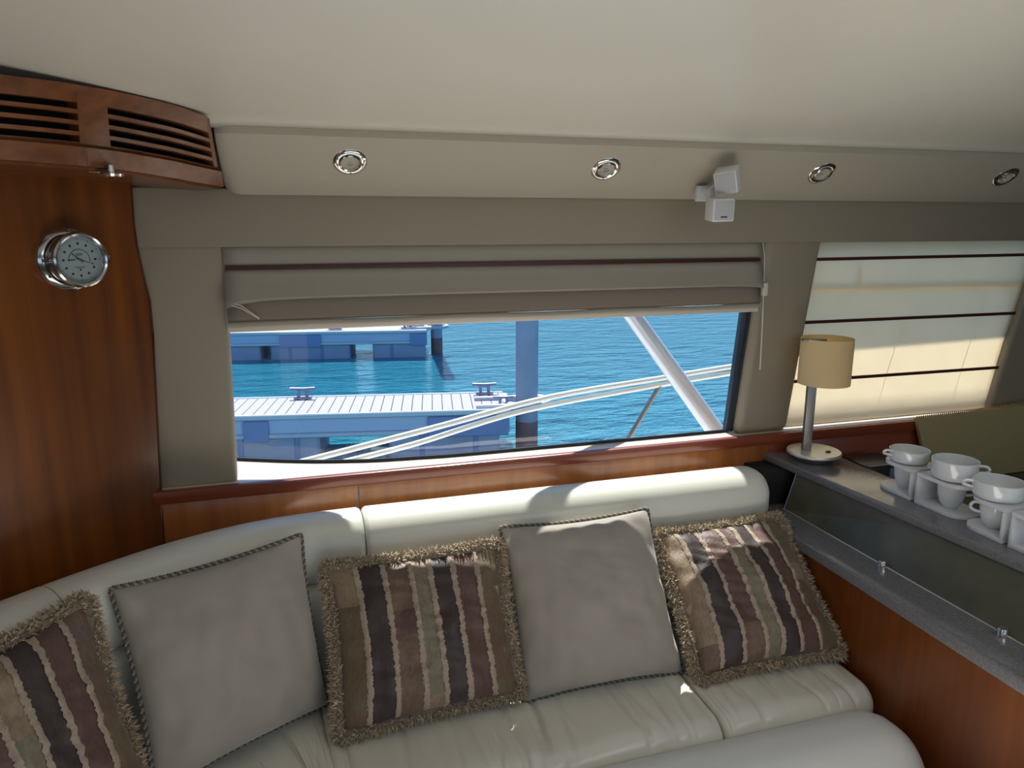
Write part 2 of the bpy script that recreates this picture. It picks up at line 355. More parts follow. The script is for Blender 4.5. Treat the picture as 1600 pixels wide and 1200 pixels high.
# other walls, floor
struct(link('floor', me_from(box_bm((-2.6, -2.3, -.03), (4.6, 1.82, 0))), 'floor'))
struct(link('wall_left', me_from(box_bm((-2.66, -2.3, 0), (-2.6, 1.8, 2.05))), 'wall'))
struct(link('wall_right', me_from(box_bm((4.6, -2.3, 0), (4.66, 1.8, 2.05))), 'wall'))
wf = bpy.data.objects.new('wall_front', None); COL.objects.link(wf); wf['kind'] = 'structure'
link('lower_wall', me_from(box_bm((-2.6, -2.3, 0), (4.6, -2.2, .95))), 'wall', wf)
link('upper_wall', me_from(box_bm((-2.6, -2.3, 1.62), (4.6, -2.2, 2.05))), 'wall', wf)
link('column', me_from(box_bm((-2.6, -2.3, .95), (-1.4, -2.2, 1.62))), 'wall', wf)
link('column', me_from(box_bm((3.0, -2.3, .95), (4.6, -2.2, 1.62))), 'wall', wf)
link('column', me_from(box_bm((.7, -2.3, .95), (.85, -2.2, 1.62))), 'wall', wf)

# wooden bulkhead in the corner, 42 degrees to the wall
A42 = math.radians(42); PN = Vector((math.sin(A42), -math.cos(A42), 0)); PD = Vector((-math.cos(A42), -math.sin(A42), 0))
P0 = Vector((-.302, 1.735, 0))
def pan(s, z, off=0): return P0+PD*s+PN*off+Vector((0, 0, z))
bm = bmesh.new()
edge = [(.030, .50), (.008, .86), (.010, 1.02), (.018, 1.16), (.030, 1.28), (.045, 1.36), (.047, 1.41), (.030, 1.46), (.012, 1.54), (.006, 1.66)]
edge = [(-.012+0*(s), z) for s, z in edge]
ed = [(205, 290), (209, 350), (214, 385), (224, 430), (234, 470), (239, 520), (243, 600), (248, 700), (253, 790), (256, 845), (262, 1000)]
epts = [at_plane(px, py, P0, PN) for px, py in ed]
loopf = epts+[pan(2.6, .4), pan(2.6, 2.0), pan(.02, 2.0)]
vf = [bm.verts.new(p) for p in loopf]; vb = [bm.verts.new(p-PN*.03) for p in loopf]
bm.faces.new(vf); bm.faces.new(vb[::-1]); n = len(vf)
for i in range(n): bm.faces.new((vf[i], vf[(i+1) % n], vb[(i+1) % n], vb[i]))
wl_ = struct(link('wall_corner', me_from(bm, False), 'panel_wood'))
link('edge_bead', me_from(tube_bm([p+PN*.001 for p in epts], .0018, 6)), 'dark_wood', wl_)

# ================================================================== VENT CORNICE
vent = thing('air_vent', 'curved cherry wood louvred air vent box under the ceiling corner', 'vent', (-.3, 1.5, 1.62))
vcols = [(345, 292, 327, 186), (335, 290.5, 318, 181), (300, 285, 285, 168), (270, 279, 255, 159.5), (200, 268, 188, 144), (150, 262, 140, 135.5), (100, 257.5, 92, 127.5), (50, 253.5, 45, 121.5), (0, 250, 0, 116), (-80, 245, -80, 108), (-200, 240, -200, 100)]
def voff(px): return .155+.05*sm(345, 60, px) if px > 60 else .205
VB, VT = [], []
for a, b, c, d in vcols:
    o = voff(a); pb = at_plane(a, b, P0+PN*o, PN); pt_ = at_plane(c, d, P0+PN*.25, PN)
    VB.append(pb); VT.append(pt_)
VBs, VTs = catmull(VB, 5), catmull(VT, 5); NV = len(VBs)
def vp(t, f, off=0):
    """t along the vent 0..1 (right to left), f up the face 0..1"""
    s = t*(NV-1); i = min(int(s), NV-2); k = s-i
    b = VBs[i].lerp(VBs[i+1], k); c = VTs[i].lerp(VTs[i+1], k)
    return b.lerp(c, f)+PN*off
def vstrip(name, t0, t1, f0, f1, o0, o1, m='vent_wood', n=30, f0b=None, f1b=None):
    bm = bmesh.new(); rings = []
    for i in range(n+1):
        t = t0+(t1-t0)*i/n
        rings.append([bm.verts.new(vp(t, f0, o0)), bm.verts.new(vp(t, f0, o1)), bm.verts.new(vp(t, f1, o1)), bm.verts.new(vp(t, f1, o0))])
    for a, b in zip(rings, rings[1:]):
        for k in range(4): bm.faces.new((a[k], a[(k+1) % 4], b[(k+1) % 4], b[k]))
    bm.faces.new(rings[0]); bm.faces.new(rings[-1][::-1])
    bmesh.ops.recalc_face_normals(bm, faces=bm.faces)
    return link(name, me_from(bm, False), m, vent)
vstrip('bottom_moulding', 0, 1, 0, .24, -.05, .010)
vstrip('moulding_lip', 0, 1, .235, .265, -.03, .004)
vstrip('back_board', .02, 1, .24, 1, -.055, -.045, 'black')
rowf = [.27, .335, .415, .475, .555, .615, .695, .755, .835]      # slats between the slots
tR, tS0, tS1 = .075, .445, .545
for i, (a, b) in enumerate([(.262, .305), (.388, .438), (.523, .573), (.658, .708), (.79, 1.0)]):
    vstrip('slat' if 0 < i < 4 else 'rail', .0, 1, a, b, -.022, 0.0)
vstrip('stile', .0, tR, .262, .90, -.03, .0005); vstrip('stile', tS0, tS1, .262, .90, -.03, .0005)
vstrip('end_cap', -.0, .012, .0, 1.0, -.12, -.002)
# soffit under the vent
bm = bmesh.new(); a, b = [], []
for i in range(31):
    q = vp(i/30, 0, 0); a.append(bm.verts.new(q)); d = (q-P0).dot(PN); e = q-PN*(d+.01); b.append(bm.verts.new((e.x, e.y, q.z-.002)))
for i in range(30): bm.faces.new((a[i], a[i+1], b[i+1], b[i]))
so = link('soffit', me_from(bm, False), 'vent_wood', vent); sdm = so.modifiers.new('s', 'SOLIDIFY'); sdm.thickness = .01; sdm.offset = 0
# little chrome swivel lamp under the vent
sl = thing('reading_lamp', 'tiny chrome swivel lamp under the wooden vent box', 'lamp', (-.283, 1.46, 1.63))
cpt = Vector((-.281, 1.475, 1.637))
link('mount', me_from(place(lathe_bm([(0, .012), (.005, .012), (.006, 0), (.0, 0)], 16), cpt)), 'chrome', sl)
link('lamp_disc', me_from(place(lathe_bm([(0, -.006), (.010, -.007), (.019, -.004), (.021, 0), (.018, .002), (0, .003)], 24), cpt-Vector((0, 0, .003)))), 'chrome', sl)
link('lever', me_from(tube_bm([cpt+Vector((-.014, 0, 0)), cpt+Vector((-.034, 0, .001))], .0018, 8)), 'chrome', sl)

# ================================================================== BAROMETER
cc = at_plane(108, 405, P0, PN)
bar = thing('barometer', 'round chrome ship barometer on the wooden corner panel', 'barometer', cc)
CX = Vector((0, 0, 1)).cross(PN).normalized()
def on_clock(bm, off=0): return place(bm, cc+PN*off, PN, CX)
link('flange', me_from(on_clock(lathe_bm([(0, 0), (.060, 0), (.060, .004), (.055, .008), (.050, .009), (.0, .009)], 48))), 'chrome_dim', bar)
link('case', me_from(on_clock(lathe_bm([(.047, .008), (.047, .018), (.050, .021), (.047, .024), (.047, .033), (.051, .035)], 48))), 'chrome_dim', bar)
link('bezel', me_from(on_clock(lathe_bm([(.0495, .033), (.0525, .036), (.0535, .040), (.0525, .0445), (.049, .0465), (.0455, .045), (.0445, .0405)], 56))), 'chrome_dim', bar)
link('dial', me_from(on_clock(lathe_bm([(0, .036), (.0455, .036)], 48))), 'dial', bar)
bm = bmesh.new(); rr = random.Random(3)
for k in range(60):                                # fine scale round the rim
    a = 2*PI*k/60; r0, r1 = (.0375, .0405) if k % 5 else (.0365, .0415); w = .0002 if k % 5 else .0004
    b = box_bm((r0, -w, .0362), (r1, w, .0365)); bmesh.ops.rotate(b, verts=b.verts, matrix=Matrix.Rotation(a, 3, 'Z')); merge(bm, b)
for k in range(12):                                # figures, only dots at this size
    a = 2*PI*k/12+PI/2; b = box_bm((.0305-.0022, -.0019, .0362), (.0305+.0022, .0019, .0365)); bmesh.ops.rotate(b, verts=b.verts, matrix=Matrix.Rotation(a, 3, 'Z')); merge(bm, b)
for k in range(26):                                # inner arc
    a = math.radians(-5+190*k/25); b = box_bm((.0192, -.0016, .0362), (.0203, .0016, .0364)); bmesh.ops.rotate(b, verts=b.verts, matrix=Matrix.Rotation(a, 3, 'Z')); merge(bm, b)
for q in ((-.022, -.001, -.008, .001), (-.006, .008, .006, .009), (-.0075, .0105, .0075, .0115), (-.009, -.0145, .009, -.0135), (-.0015, -.021, .0015, -.018), (-.007, -.017, .007, -.0163)):
    box_bm((q[0], q[1], .0362), (q[2], q[3], .0364), bm=bm)
link('dial_marks', me_from(on_clock(bm), False), 'ink', bar)
def hand(name, ang, l, w, h, m='ink'):
    bm = bmesh.new(); vs = [(-.008, -w, h), (l*.8, -w*.6, h), (l*.82, -w*1.8, h), (l, 0, h), (l*.82, w*1.8, h), (l*.8, w*.6, h), (-.008, w, h)]
    f = [bm.verts.new(v) for v in vs]; g = [bm.verts.new((v[0], v[1], v[2]+.0005)) for v in vs]; bm.faces.new(f); bm.faces.new(g[::-1])
    for i in range(7): bm.faces.new((f[i], f[(i+1) % 7], g[(i+1) % 7], g[i]))
    bmesh.ops.rotate(bm, verts=bm.verts, matrix=Matrix.Rotation(math.radians(ang), 3, 'Z'))
    return link(name, me_from(on_clock(bm), False), m, bar)
hand('pointer', 140, .0195, .0009, .0375); hand('set_hand', -20, .029, .0006, .0385, mat('bronze_hand', (.10, .035, .02, 1), .4, .5))
link('hub', me_from(on_clock(lathe_bm([(0, .0405), (.0018, .040), (.002, .037)], 16))), 'chrome_dim', bar)
link('dial_glass', me_from(on_clock(lathe_bm([(0, .0435), (.02, .0432), (.0455, .042)], 40))), 'dial_glass', bar)
b = box_bm((.049, -.009, .030), (.0545, .009, .0325), .0006); box_bm((.0545, -.009, .030), (.0575, .009, .043), .0006, bm=b); box_bm((.051, -.009, .041), (.0575, -.0065, .043), bm=b); box_bm((.051, .0065, .041), (.0575, .009, .043), bm=b)
link('clasp', me_from(on_clock(b)), 'chrome_dim', bar)
b = box_bm((-.058, -.003, .012), (-.048, .003, .040), .001); tube_bm([(-.056, -.005, .016), (-.056, .005, .016)], .0025, 8, bm=b)
link('hinge', me_from(on_clock(b)), 'chrome_dim', bar)
for k, a in enumerate((90, 215, 325)):
    b = lathe_bm([(0, .0115), (.002, .011), (.0028, .009)], 10); bmesh.ops.translate(b, verts=b.verts, vec=(.0545*math.cos(math.radians(a)), .0545*math.sin(math.radians(a)), 0))
    link('screw', me_from(on_clock(b)), 'chrome_dim', bar)

# ================================================================== DOWNLIGHTS
VN = Vector((0, -.643, -.766))
dl_lab = ['leftmost chrome downlight, nearest the wooden air vent', 'chrome downlight left of the white twin speaker', 'chrome downlight just right of the white twin speaker', 'rightmost chrome downlight in the valance, farthest from vent']
P = Vector((0, 1.66, 1.6685))
def downlight():
    o = thing('downlight', dl_lab[0], 'light', (0, 0, 0), 'chrome downlights in the valance')
    link('bezel', me_from(lathe_bm([(.0355, -.002), (.0360, .0015), (.0335, .0042), (.0285, .0052), (.0240, .0040), (.0225, .001), (.0225, -.004), (.0355, -.004)], 48, close=True)), 'chrome', o)
    link('inner_ring', me_from(lathe_bm([(.0222, .001), (.0228, .006), (.0215, .0072), (.0195, .006), (.0185, -.001), (.0222, -.001)], 40, close=True)), 'chrome', o)
    link('lens', me_from(lathe_bm([(0, .0012), (.010, .0008), (.0186, -.0006)], 32)), 'lens', o)
    for k in range(3):
        a = 2*PI*k/3+.6; b = lathe_bm([(0, .0075), (.0014, .0072), (.002, .005)], 8); bmesh.ops.translate(b, verts=b.verts, vec=(.0295*math.cos(a), .0295*math.sin(a), 0)); link('screw', me_from(b), 'steel', o)
    return o
def copy_tree(o, parent=None):
    c = o.copy(); COL.objects.link(c)
    if parent is not None: c.parent = parent
    for ch in [x for x in bpy.data.objects if x.parent == o]: copy_tree(ch, c)
    return c
d0 = downlight(); q = VN.to_track_quat('Z', 'Y')
for i, (px, py) in enumerate([(547, 253), (947, 264), (1284, 270.5), (1571, 276.5)]):
    p_ = at_plane(px, py, P, VN)
    o = d0 if i == 0 else copy_tree(d0)
    o.location = p_-VN*.0005; o.rotation_euler = q.to_euler(); o['label'] = dl_lab[i]

# ================================================================== SPEAKER
sp = thing('speaker', 'white twin cube speaker on the wall above the roman blind', 'speaker', (1.0, 1.66, 1.6))
def cube_at(c, s, fwd, m, name, roll=0):
    f = Vector(fwd).normalized(); b = box_bm((-s, -s, -s*1.05), (s, s, s*1.05), .004, 3)
    return link(name, me_from(place(b, c, f, Vector((0, 0, 1)).cross(f)+Vector((0, 0, roll)))), m, sp), f
c1 = Vector((1.020, 1.590, 1.652)); c2 = Vector((1.002, 1.588, 1.583))
u1, f1 = cube_at(c1, .0265, (-.62, -.70, -.34), 'white', 'upper_cube', .12)
u2, f2 = cube_at(c2, .0265, (-.18, -.96, -.10), 'white', 'lower_cube', .03)
for cen, f, nm, rl in ((c1, f1, 'grille', .12), (c2, f2, 'grille', .03)):
    b = box_bm((-.0225, -.0225, .0275), (.0225, .0225, .0295), .001)
    link(nm, me_from(place(b, cen, f, Vector((0, 0, 1)).cross(f)+Vector((0, 0, rl)))), mat('speaker_grille', (.62, .62, .66, 1), .6, bump=.8, bscale=1400), sp)
b = box_bm((-.008, -.0165, .0295), (.008, -.0135, .0305), .0004)
link('badge', me_from(place(b, c2, f2, Vector((0, 0, 1)).cross(f2)+Vector((0, 0, .03)))), 'rubber', sp)
b = box_bm((1.004, 1.640, 1.612), (1.022, 1.74, 1.634), .004)
link('bracket', me_from(b), 'white', sp)
link('wall_plate', me_from(box_bm((.992, 1.672, 1.604), (1.030, 1.690, 1.642), .003)), 'white', sp)
link('swivel', me_from(tube_bm([c1-f1*.02, c1-f1*.05, Vector((1.008, 1.66, 1.625))], .006, 10)), 'white', sp)
link('swivel', me_from(tube_bm([c2-f2*.02, Vector((1.008, 1.66, 1.620))], .006, 10)), 'white', sp)

# ================================================================== BLINDS
bl = thing('roman_blind', 'cream roman blind folded up at the top of the clear window', 'blind', (.55, 1.745, 1.5))
XL, XR = -.131, 1.236
def sheet(name, prof, x0, x1, m, parent, thick=.002, n=40, warp=None):
    bm = bmesh.new(); rows = []
    for i in range(n+1):
        t = i/n; r = []
        for j, (y, z) in enumerate(prof):
            xa = x0(z) if callable(x0) else x0; xb = x1(z) if callable(x1) else x1
            p = Vector((xa+(xb-xa)*t, y, z))
            if warp: p = warp(p, t, j)
            r.append(bm.verts.new(p))
        rows.append(r)
    for a, b in zip(rows, rows[1:]):
        for k in range(len(prof)-1): bm.faces.new((a[k], a[k+1], b[k+1], b[k]))
    o = link(name, me_from(bm), m, parent)
    s = o.modifiers.new('s', 'SOLIDIFY'); s.thickness = thick; s.offset = 0
    return o
xl1 = lambda z: -.131-.0*(1.5-z); xr1 = lambda z: 1.247-(1.5-z)*.03
def w1(p, t, j):
    if j >= 3: p.z -= .018*math.exp(-t/.035)*(j-2)/3+.008*math.exp(-(1-t)/.03)
    p.z += .0004*math.sin(t*9+j)
    return p
sheet('upper_fabric', [(1.752, 1.504), (1.750, 1.48), (1.750, 1.457)], xl1, xr1, 'blind', bl)
sheet('fold', [(1.750, 1.455), (1.746, 1.435), (1.738, 1.415), (1.730, 1.40), (1.725, 1.390), (1.729, 1.3855)], xl1, xr1, 'blind', bl, warp=w1)
sheet('back_fold', [(1.752, 1.41), (1.748, 1.385), (1.743, 1.36), (1.738, 1.342), (1.742, 1.336)], xl1, lambda z: 1.242, 'blind_shaded', bl)
link('batten', me_from(box_bm((-.128, 1.744, 1.4495), (1.236, 1.750, 1.4585), .001)), 'dark_wood', bl)
link('hem', me_from(tube_bm([(XL+(1.236-XL)*i/20, 1.742, 1.329+.001*math.sin(i)) for i in range(21)], .0065, 10)), 'blind', bl)
link('hem_edge', me_from(box_bm((-.133, 1.744, 1.312), (1.240, 1.7475, 1.330), .001)), 'sill', bl)
for dz in (0, -.006):
    link('lift_cord', me_from(tube_bm([(-.128, 1.728, 1.383+dz), (-.10, 1.727, 1.373+dz), (-.064, 1.73, 1.343+dz*.3)], .0013, 6)), 'cord', bl)
link('pull_cord', me_from(tube_bm([(1.238, 1.742, 1.50), (1.2415, 1.733, 1.46), (1.243, 1.731, 1.39), (1.246, 1.731, 1.32), (1.251, 1.733, 1.20), (1.2525, 1.734, 1.15)], .0013, 6)), 'cord', bl)
link('pull_cord', me_from(tube_bm([(1.248, 1.738, 1.38), (1.250, 1.733, 1.30), (1.2535, 1.733, 1.15)], .0011, 6)), 'cord', bl)
link('cord_clip', me_from(box_bm((1.239, 1.724, 1.357), (1.254, 1.737, 1.392), .003)), 'cord', bl)

b2 = thing('roman_blind', 'backlit cream roman blind fully lowered behind the table lamp', 'blind', (1.8, 1.765, 1.5))
xl2 = lambda z: 1.452-(1.5-z)*.12-.02; xr2 = lambda z: 2.262-(1.5-z)*.235
zs = [1.505, 1.44, 1.36, 1.28, 1.20, 1.11, 1.04, .965]
sheet('fabric', [(1.772-.003*math.sin(i), z) for i, z in enumerate(zs)], xl2, xr2, 'sheer', b2, .0006)
for z, za in ((1.451, 1.455), (1.2725, 1.272), (1.1005, 1.0985)):
    b = prism([(xl2(z), z-.0045), (xr2(z), za-.0045), (xr2(z), za+.0045), (xl2(z), z+.0045)], 'y', 1.764, 1.7685)
    link('batten', me_from(b, False), 'dark_wood', b2)
link('silhouette_band', me_from(prism([(xl2(1.37), 1.357), (xr2(1.37), 1.350), (xr2(1.37), 1.366), (xl2(1.37), 1.373)], 'y', 1.776, 1.777), False), 'sheer', b2)  # added cloth strip, darkens the blind like the silhouette of a bar outside
link('silhouette_band', me_from(prism([(1.585, 1.373), (1.598, 1.373), (1.600, 1.42), (1.587, 1.42)], 'y', 1.776, 1.777), False), 'sheer', b2)  # upright piece of the same added silhouette
for a, c in (((1.82, 1.44), (1.70, .965)), ((2.11, 1.44), (1.995, .97))):
    link('back_cord', me_from(tube_bm([(a[0], 1.775, a[1]), (c[0], 1.775, c[1])], .0007, 6)), 'cord', b2)

# ================================================================== SETTEE
sofa = thing('settee', 'cream leather settee curving along the window wall into the corner', 'sofa', (.3, 1.4, 0))
path = catmull([(1.19, 1.605, 0), (.9, 1.606, 0), (.6, 1.607, 0), (.3, 1.607, 0), (.10, 1.606, 0), (-.07, 1.592, 0), (-.22, 1.540, 0), (-.36, 1.455, 0), (-.50, 1.345, 0), (-.66, 1.20, 0), (-.85, 1.03, 0)], 12)
plen = [0]
for a, b in zip(path, path[1:]): plen.append(plen[-1]+(b-a).length)
def pp(s):
    s = max(0, min(plen[-1]-1e-5, s)); i = 0
    while plen[i+1] < s: i += 1
    k = (s-plen[i])/(plen[i+1]-plen[i]); p = path[i].lerp(path[i+1], k)
    i0, i1 = max(i-2, 0), min(i+3, len(path)-1); t = (path[i1]-path[i0]).normalized()
    return p, Vector((-t.y, t.x, 0))*1.0     # inward (room side) normal
def s_at(x): return min((abs(p.x-x), l) for p, l in zip(path, plen))[1]
def sgn(p): return p
def loft(name, prof, s0, s1, e0, e1, m, n=60, disp=None, parent=None):
    """prof: closed list of (u towards room, z). e0/e1: end rounding radii"""
    cu = (min(p[0] for p in prof)+max(p[0] for p in prof))/2; cz_ = (min(p[1] for p in prof)+max(p[1] for p in prof))/2
    hu = (max(p[0] for p in prof)-min(p[0] for p in prof))/2; hz = (max(p[1] for p in prof)-min(p[1] for p in prof))/2
    st = []
    K = 6
    for i in range(K): th = PI/2*i/K; st.append((s0+e0*(1-math.cos(PI/2-(PI/2-th))) if 0 else s0+e0*(1-math.cos(th)) if 0 else s0+e0*(1-math.sin(PI/2-th)) if 0 else s0+e0*(1-math.cos(th)), e0*(1-math.sin(th))))
    for i in range(n+1): st.append((s0+e0+(s1-s0-e0-e1)*i/n, 0))
    for i in range(K-1, -1, -1): th = PI/2*i/K; st.append((s1-e1*(1-math.cos(th)), e1*(1-math.sin(th))))
    bm = bmesh.new(); rings = []
    for s, ins in st:
        p, nn = pp(s); fu = max(.02, (hu-ins)/hu); fz = max(.02, (hz-ins)/hz); r = []
        for u, z in prof:
            uu = cu+(u-cu)*fu; zz = cz_+(z-cz_)*fz
            if disp: du, dz = disp(s, uu, zz); uu += du; zz += dz
            q = p+nn*uu; r.append(bm.verts.new((q.x, q.y, zz)))
        rings.append(r)
    L = len(prof)
    for a, b in zip(rings, rings[1:]):
        for k in range(L): bm.faces.new((a[k], a[(k+1) % L], b[(k+1) % L], b[k]))
    bm.faces.new(rings[0]); bm.faces.new(rings[-1][::-1])
    return link(name, me_from(bm), m, parent or sofa)
def rr_prof(u0, u1, z0, z1, r, k=8):
    """rounded rectangle; r = radii (room-top, wall-top, wall-bottom, room-bottom)"""
    out = []
    for (cu, cz2, a0, rad) in ((u1-r[0], z1-r[0], 0, r[0]), (u0+r[1], z1-r[1], PI/2, r[1]), (u0+r[2], z0+r[2], PI, r[2]), (u1-r[3], z0+r[3], 1.5*PI, r[3])):
        for i in range(k+1): a = a0+PI/2*i/k; out.append((cu+rad*math.cos(a), cz2+rad*math.sin(a)))
    # densify the long straights
    res = []
    for i, p in enumerate(out):
        q = out[(i+1) % len(out)]; res.append(p); d = math.dist(p, q); n = int(d/.03)
        for j in range(1, n): res.append((p[0]+(q[0]-p[0])*j/n, p[1]+(q[1]-p[1])*j/n))
    return res
E_ = s_at
s1_, s2_ = s_at(.134), s_at(-.44)
rollp = rr_prof(-.068, .072, .765, .915, (.064, .062, .02, .05))
backp = rr_prof(-.06, .075, .46, .775, (.03, .02, .02, .03))
def backdisp(s, u, z): return (.004*math.sin(s*9+z*7), 0)
for a, b, ea, eb in ((0.0, s1_-.001, .05, .012), (s1_+.001, s2_-.0005, .012, .004), (s2_+.0005, plen[-1]-.02, .004, .02)):
    loft('back_roll', rollp, a, b, ea, eb, 'leather', 50)
    loft('back_cushion', backp, a, b, ea, eb, 'leather', 50, backdisp)
# seat cushions with gathers running front to back
rw = random.Random(5); folds = [(rw.uniform(0, 2.4), rw.uniform(.0035, .009), rw.uniform(.004, .011), rw.uniform(-.8, .8), rw.uniform(.26, .47)) for _ in range(150)]
def seatdisp(s, u, z):
    if z < .50: return (0, 0)
    d = 0; ff = sm(.12, .46, u)
    for c, w, h, sl_, uc in folds:
        x = (s-c-sl_*(u-.35)*.25)/w
        if abs(x) < 3: d -= h*math.exp(-x*x)*math.exp(-((u-uc)/.09)**2)*.55
    d += .0035*math.sin(s*21+u*5)*ff
    return (0, d)
seatp = rr_prof(.07, .475, .44, .553, (.045, .03, .02, .03))
ss = [0, .385, s_at(-.0), s_at(-.42), plen[-1]-.05]
for a, b in zip(ss, ss[1:]): loft('seat_cushion', seatp, a+.0015, b-.0015, .03 if a == 0 else .012, .012, 'leather_seat', 170 if b < 1.4 else 60, seatdisp)
frontp = rr_prof(.462, .672, .18, .556, (.105, .085, .02, .04), 10)
loft('front_roll', frontp, .010, s_at(-.22), .085, .08, 'leather_roll', 60)
basep = rr_prof(-.06, .62, .0, .43, (.01, .01, .01, .01), 2)
loft('base', basep, .0, s_at(-.5), .005, .005, 'leather_roll', 40)

# ================================================================== PILLOWS
def psurf(C4, T, seed, u, v, side, pinch=.056):
    wr = .007 if seed in (1, 3, 6) else .0025
    uu = u*(1-pinch*(1-v*v)); vv = v*(1-pinch*(1-u*u))
    a, b = (uu+1)/2, (vv+1)/2                     # v=+1 top
    TL, TR, BR, BL = C4
    p = (BL*(1-a)+BR*a)*(1-b)+(TL*(1-a)+TR*a)*b
    n = ((TR-TL)+(BR-BL)).cross((TL-BL)+(TR-BR)).normalized()   # towards the room
    e = max(0, (1-u*u))*max(0, (1-v*v))
    t = T*e**.42*(1-.30*v)
    if side > 0 and e > 0:
        t += .013*noise.noise(Vector((u*1.6+seed, v*1.6, seed)))*e**.3
        t += .008*noise.noise(Vector((u*5+seed, v*3, seed*2)))*e**.25
        t += .004*math.sin((u+v)*9+seed)*math.exp(-((abs(u)-.9)**2+(abs(v)-.9)**2)/.06)
        if wr: t += wr*(.5-abs(noise.noise(Vector((u*2.2+seed*3, v*6.5+u*2, seed*1.7)))))*2*e**.2*sm(.0, .5, e)
        ed = math.exp(-(1-abs(u))/.16); t += .004*math.sin(v*17+seed*3)*ed*min(1, e*8)
        ed = math.exp(-(1-abs(v))/.16); t += .003*math.sin(u*15+seed*5)*ed*min(1, e*8)
    return p+n*t*side, n
def pillow_mesh(C4, T, seed, nu=56, colf=None, cols=None):
    us = cols or [-1+2*i/nu for i in range(nu+1)]; nv = 56; vs = [-1+2*i/nv for i in range(nv+1)]
    # bunch rows near the rim
    vs = [math.sin(v*PI/2)*.6+v*.4 for v in vs]
    if cols is None: us = [math.sin(v*PI/2)*.6+v*.4 for v in us]
    bm = bmesh.new(); cl = bm.loops.layers.float_color.new('Col') if colf else None; g = {}
    for sd in (1, -1):
        for i, u in enumerate(us):
            for j, v in enumerate(vs):
                rim = i in (0, len(us)-1) or j in (0, nv)
                if rim and sd < 0: g[(sd, i, j)] = g[(1, i, j)]
                else: g[(sd, i, j)] = bm.verts.new(psurf(C4, T, seed, u, v, sd)[0])
        for i in range(len(us)-1):
            for j in range(nv):
                q = [g[(sd, i, j)], g[(sd, i+1, j)], g[(sd, i+1, j+1)], g[(sd, i, j+1)]]
                if sd < 0: q.reverse()
                f = bm.faces.new(q); f.smooth = True
                if colf:
                    c = colf((us[i]+us[i+1])/2, (vs[j]+vs[j+1])/2)
                    for lp in f.loops: lp[cl] = c
    me = bpy.data.meshes.new('pillow'); bm.to_mesh(me); bm.free(); return me
def rim_loop(C4, T, seed, n=160, out=0.0):
    pts = []
    for k in range(n):
        t = 4*k/n; e = int(t); f = -1+2*(t-e)
        u, v = [(f, 1), (1, -f), (-f, -1), (-1, f)][e]
        p, nn = psurf(C4, T, seed, u, v, 1); pts.append(p)
    cen = sum(pts, Vector())/len(pts)
    sm_ = [(pts[k-1]+pts[k]*2+pts[(k+1) % n])/4 for k in range(n)]
    return [p+(p-cen).normalized()*out for p in sm_], cen, nn
def plain_pillow(label, C4, T, seed):
    C4 = [Vector(c) for c in C4]; cen = (C4[2]+C4[3])/2
    o = thing('throw_pillow', label, 'pillow', cen, 'throw pillows along the settee')
    link('cover', pillow_mesh(C4, T, seed), 'taupe', o)
    L, c, nn = rim_loop(C4, T, seed, 200, .003)
    for ph, m in ((0, 'cord_light'), (PI, 'cord_dark')):
        pts = []; NN = 1400
        for k in range(NN):
            s = k/NN*len(L); i = int(s); p = L[i].lerp(L[(i+1) % len(L)], s-i); t = (L[(i+1) % len(L)]-L[i]).normalized()
            rad = (p-c); rad = (rad-t*rad.dot(t)).normalized(); b = t.cross(rad); a = 2*PI*k/NN*110+ph
            pts.append(p+(rad*math.cos(a)+b*math.sin(a))*.0021)
        link('cord_piping', me_from(tube_bm(pts, .0025, 5, closed=True)), m, o)
    return o
PAL = {'dark': srgb(52, 40, 38), 'brown': srgb(100, 78, 62), 'taupe': srgb(132, 112, 92), 'grey': srgb(112, 104, 86), 'maroon': srgb(86, 60, 54), 'olive': srgb(100, 86, 64), 'pink': srgb(120, 98, 84)}
BR_ = [-.70, -.40, -.10, .13, .40, .69]          # braid positions across
SEQ = ['taupe', 'dark', 'brown', 'grey', 'dark', 'maroon', 'olive']
ALT = {'taupe': ['olive', 'brown', 'taupe'], 'dark': ['dark', 'dark'], 'brown': ['maroon', 'brown', 'maroon'], 'grey': ['maroon', 'olive', 'grey', 'taupe'], 'maroon': ['brown', 'maroon', 'taupe'], 'olive': ['taupe', 'olive', 'brown']}
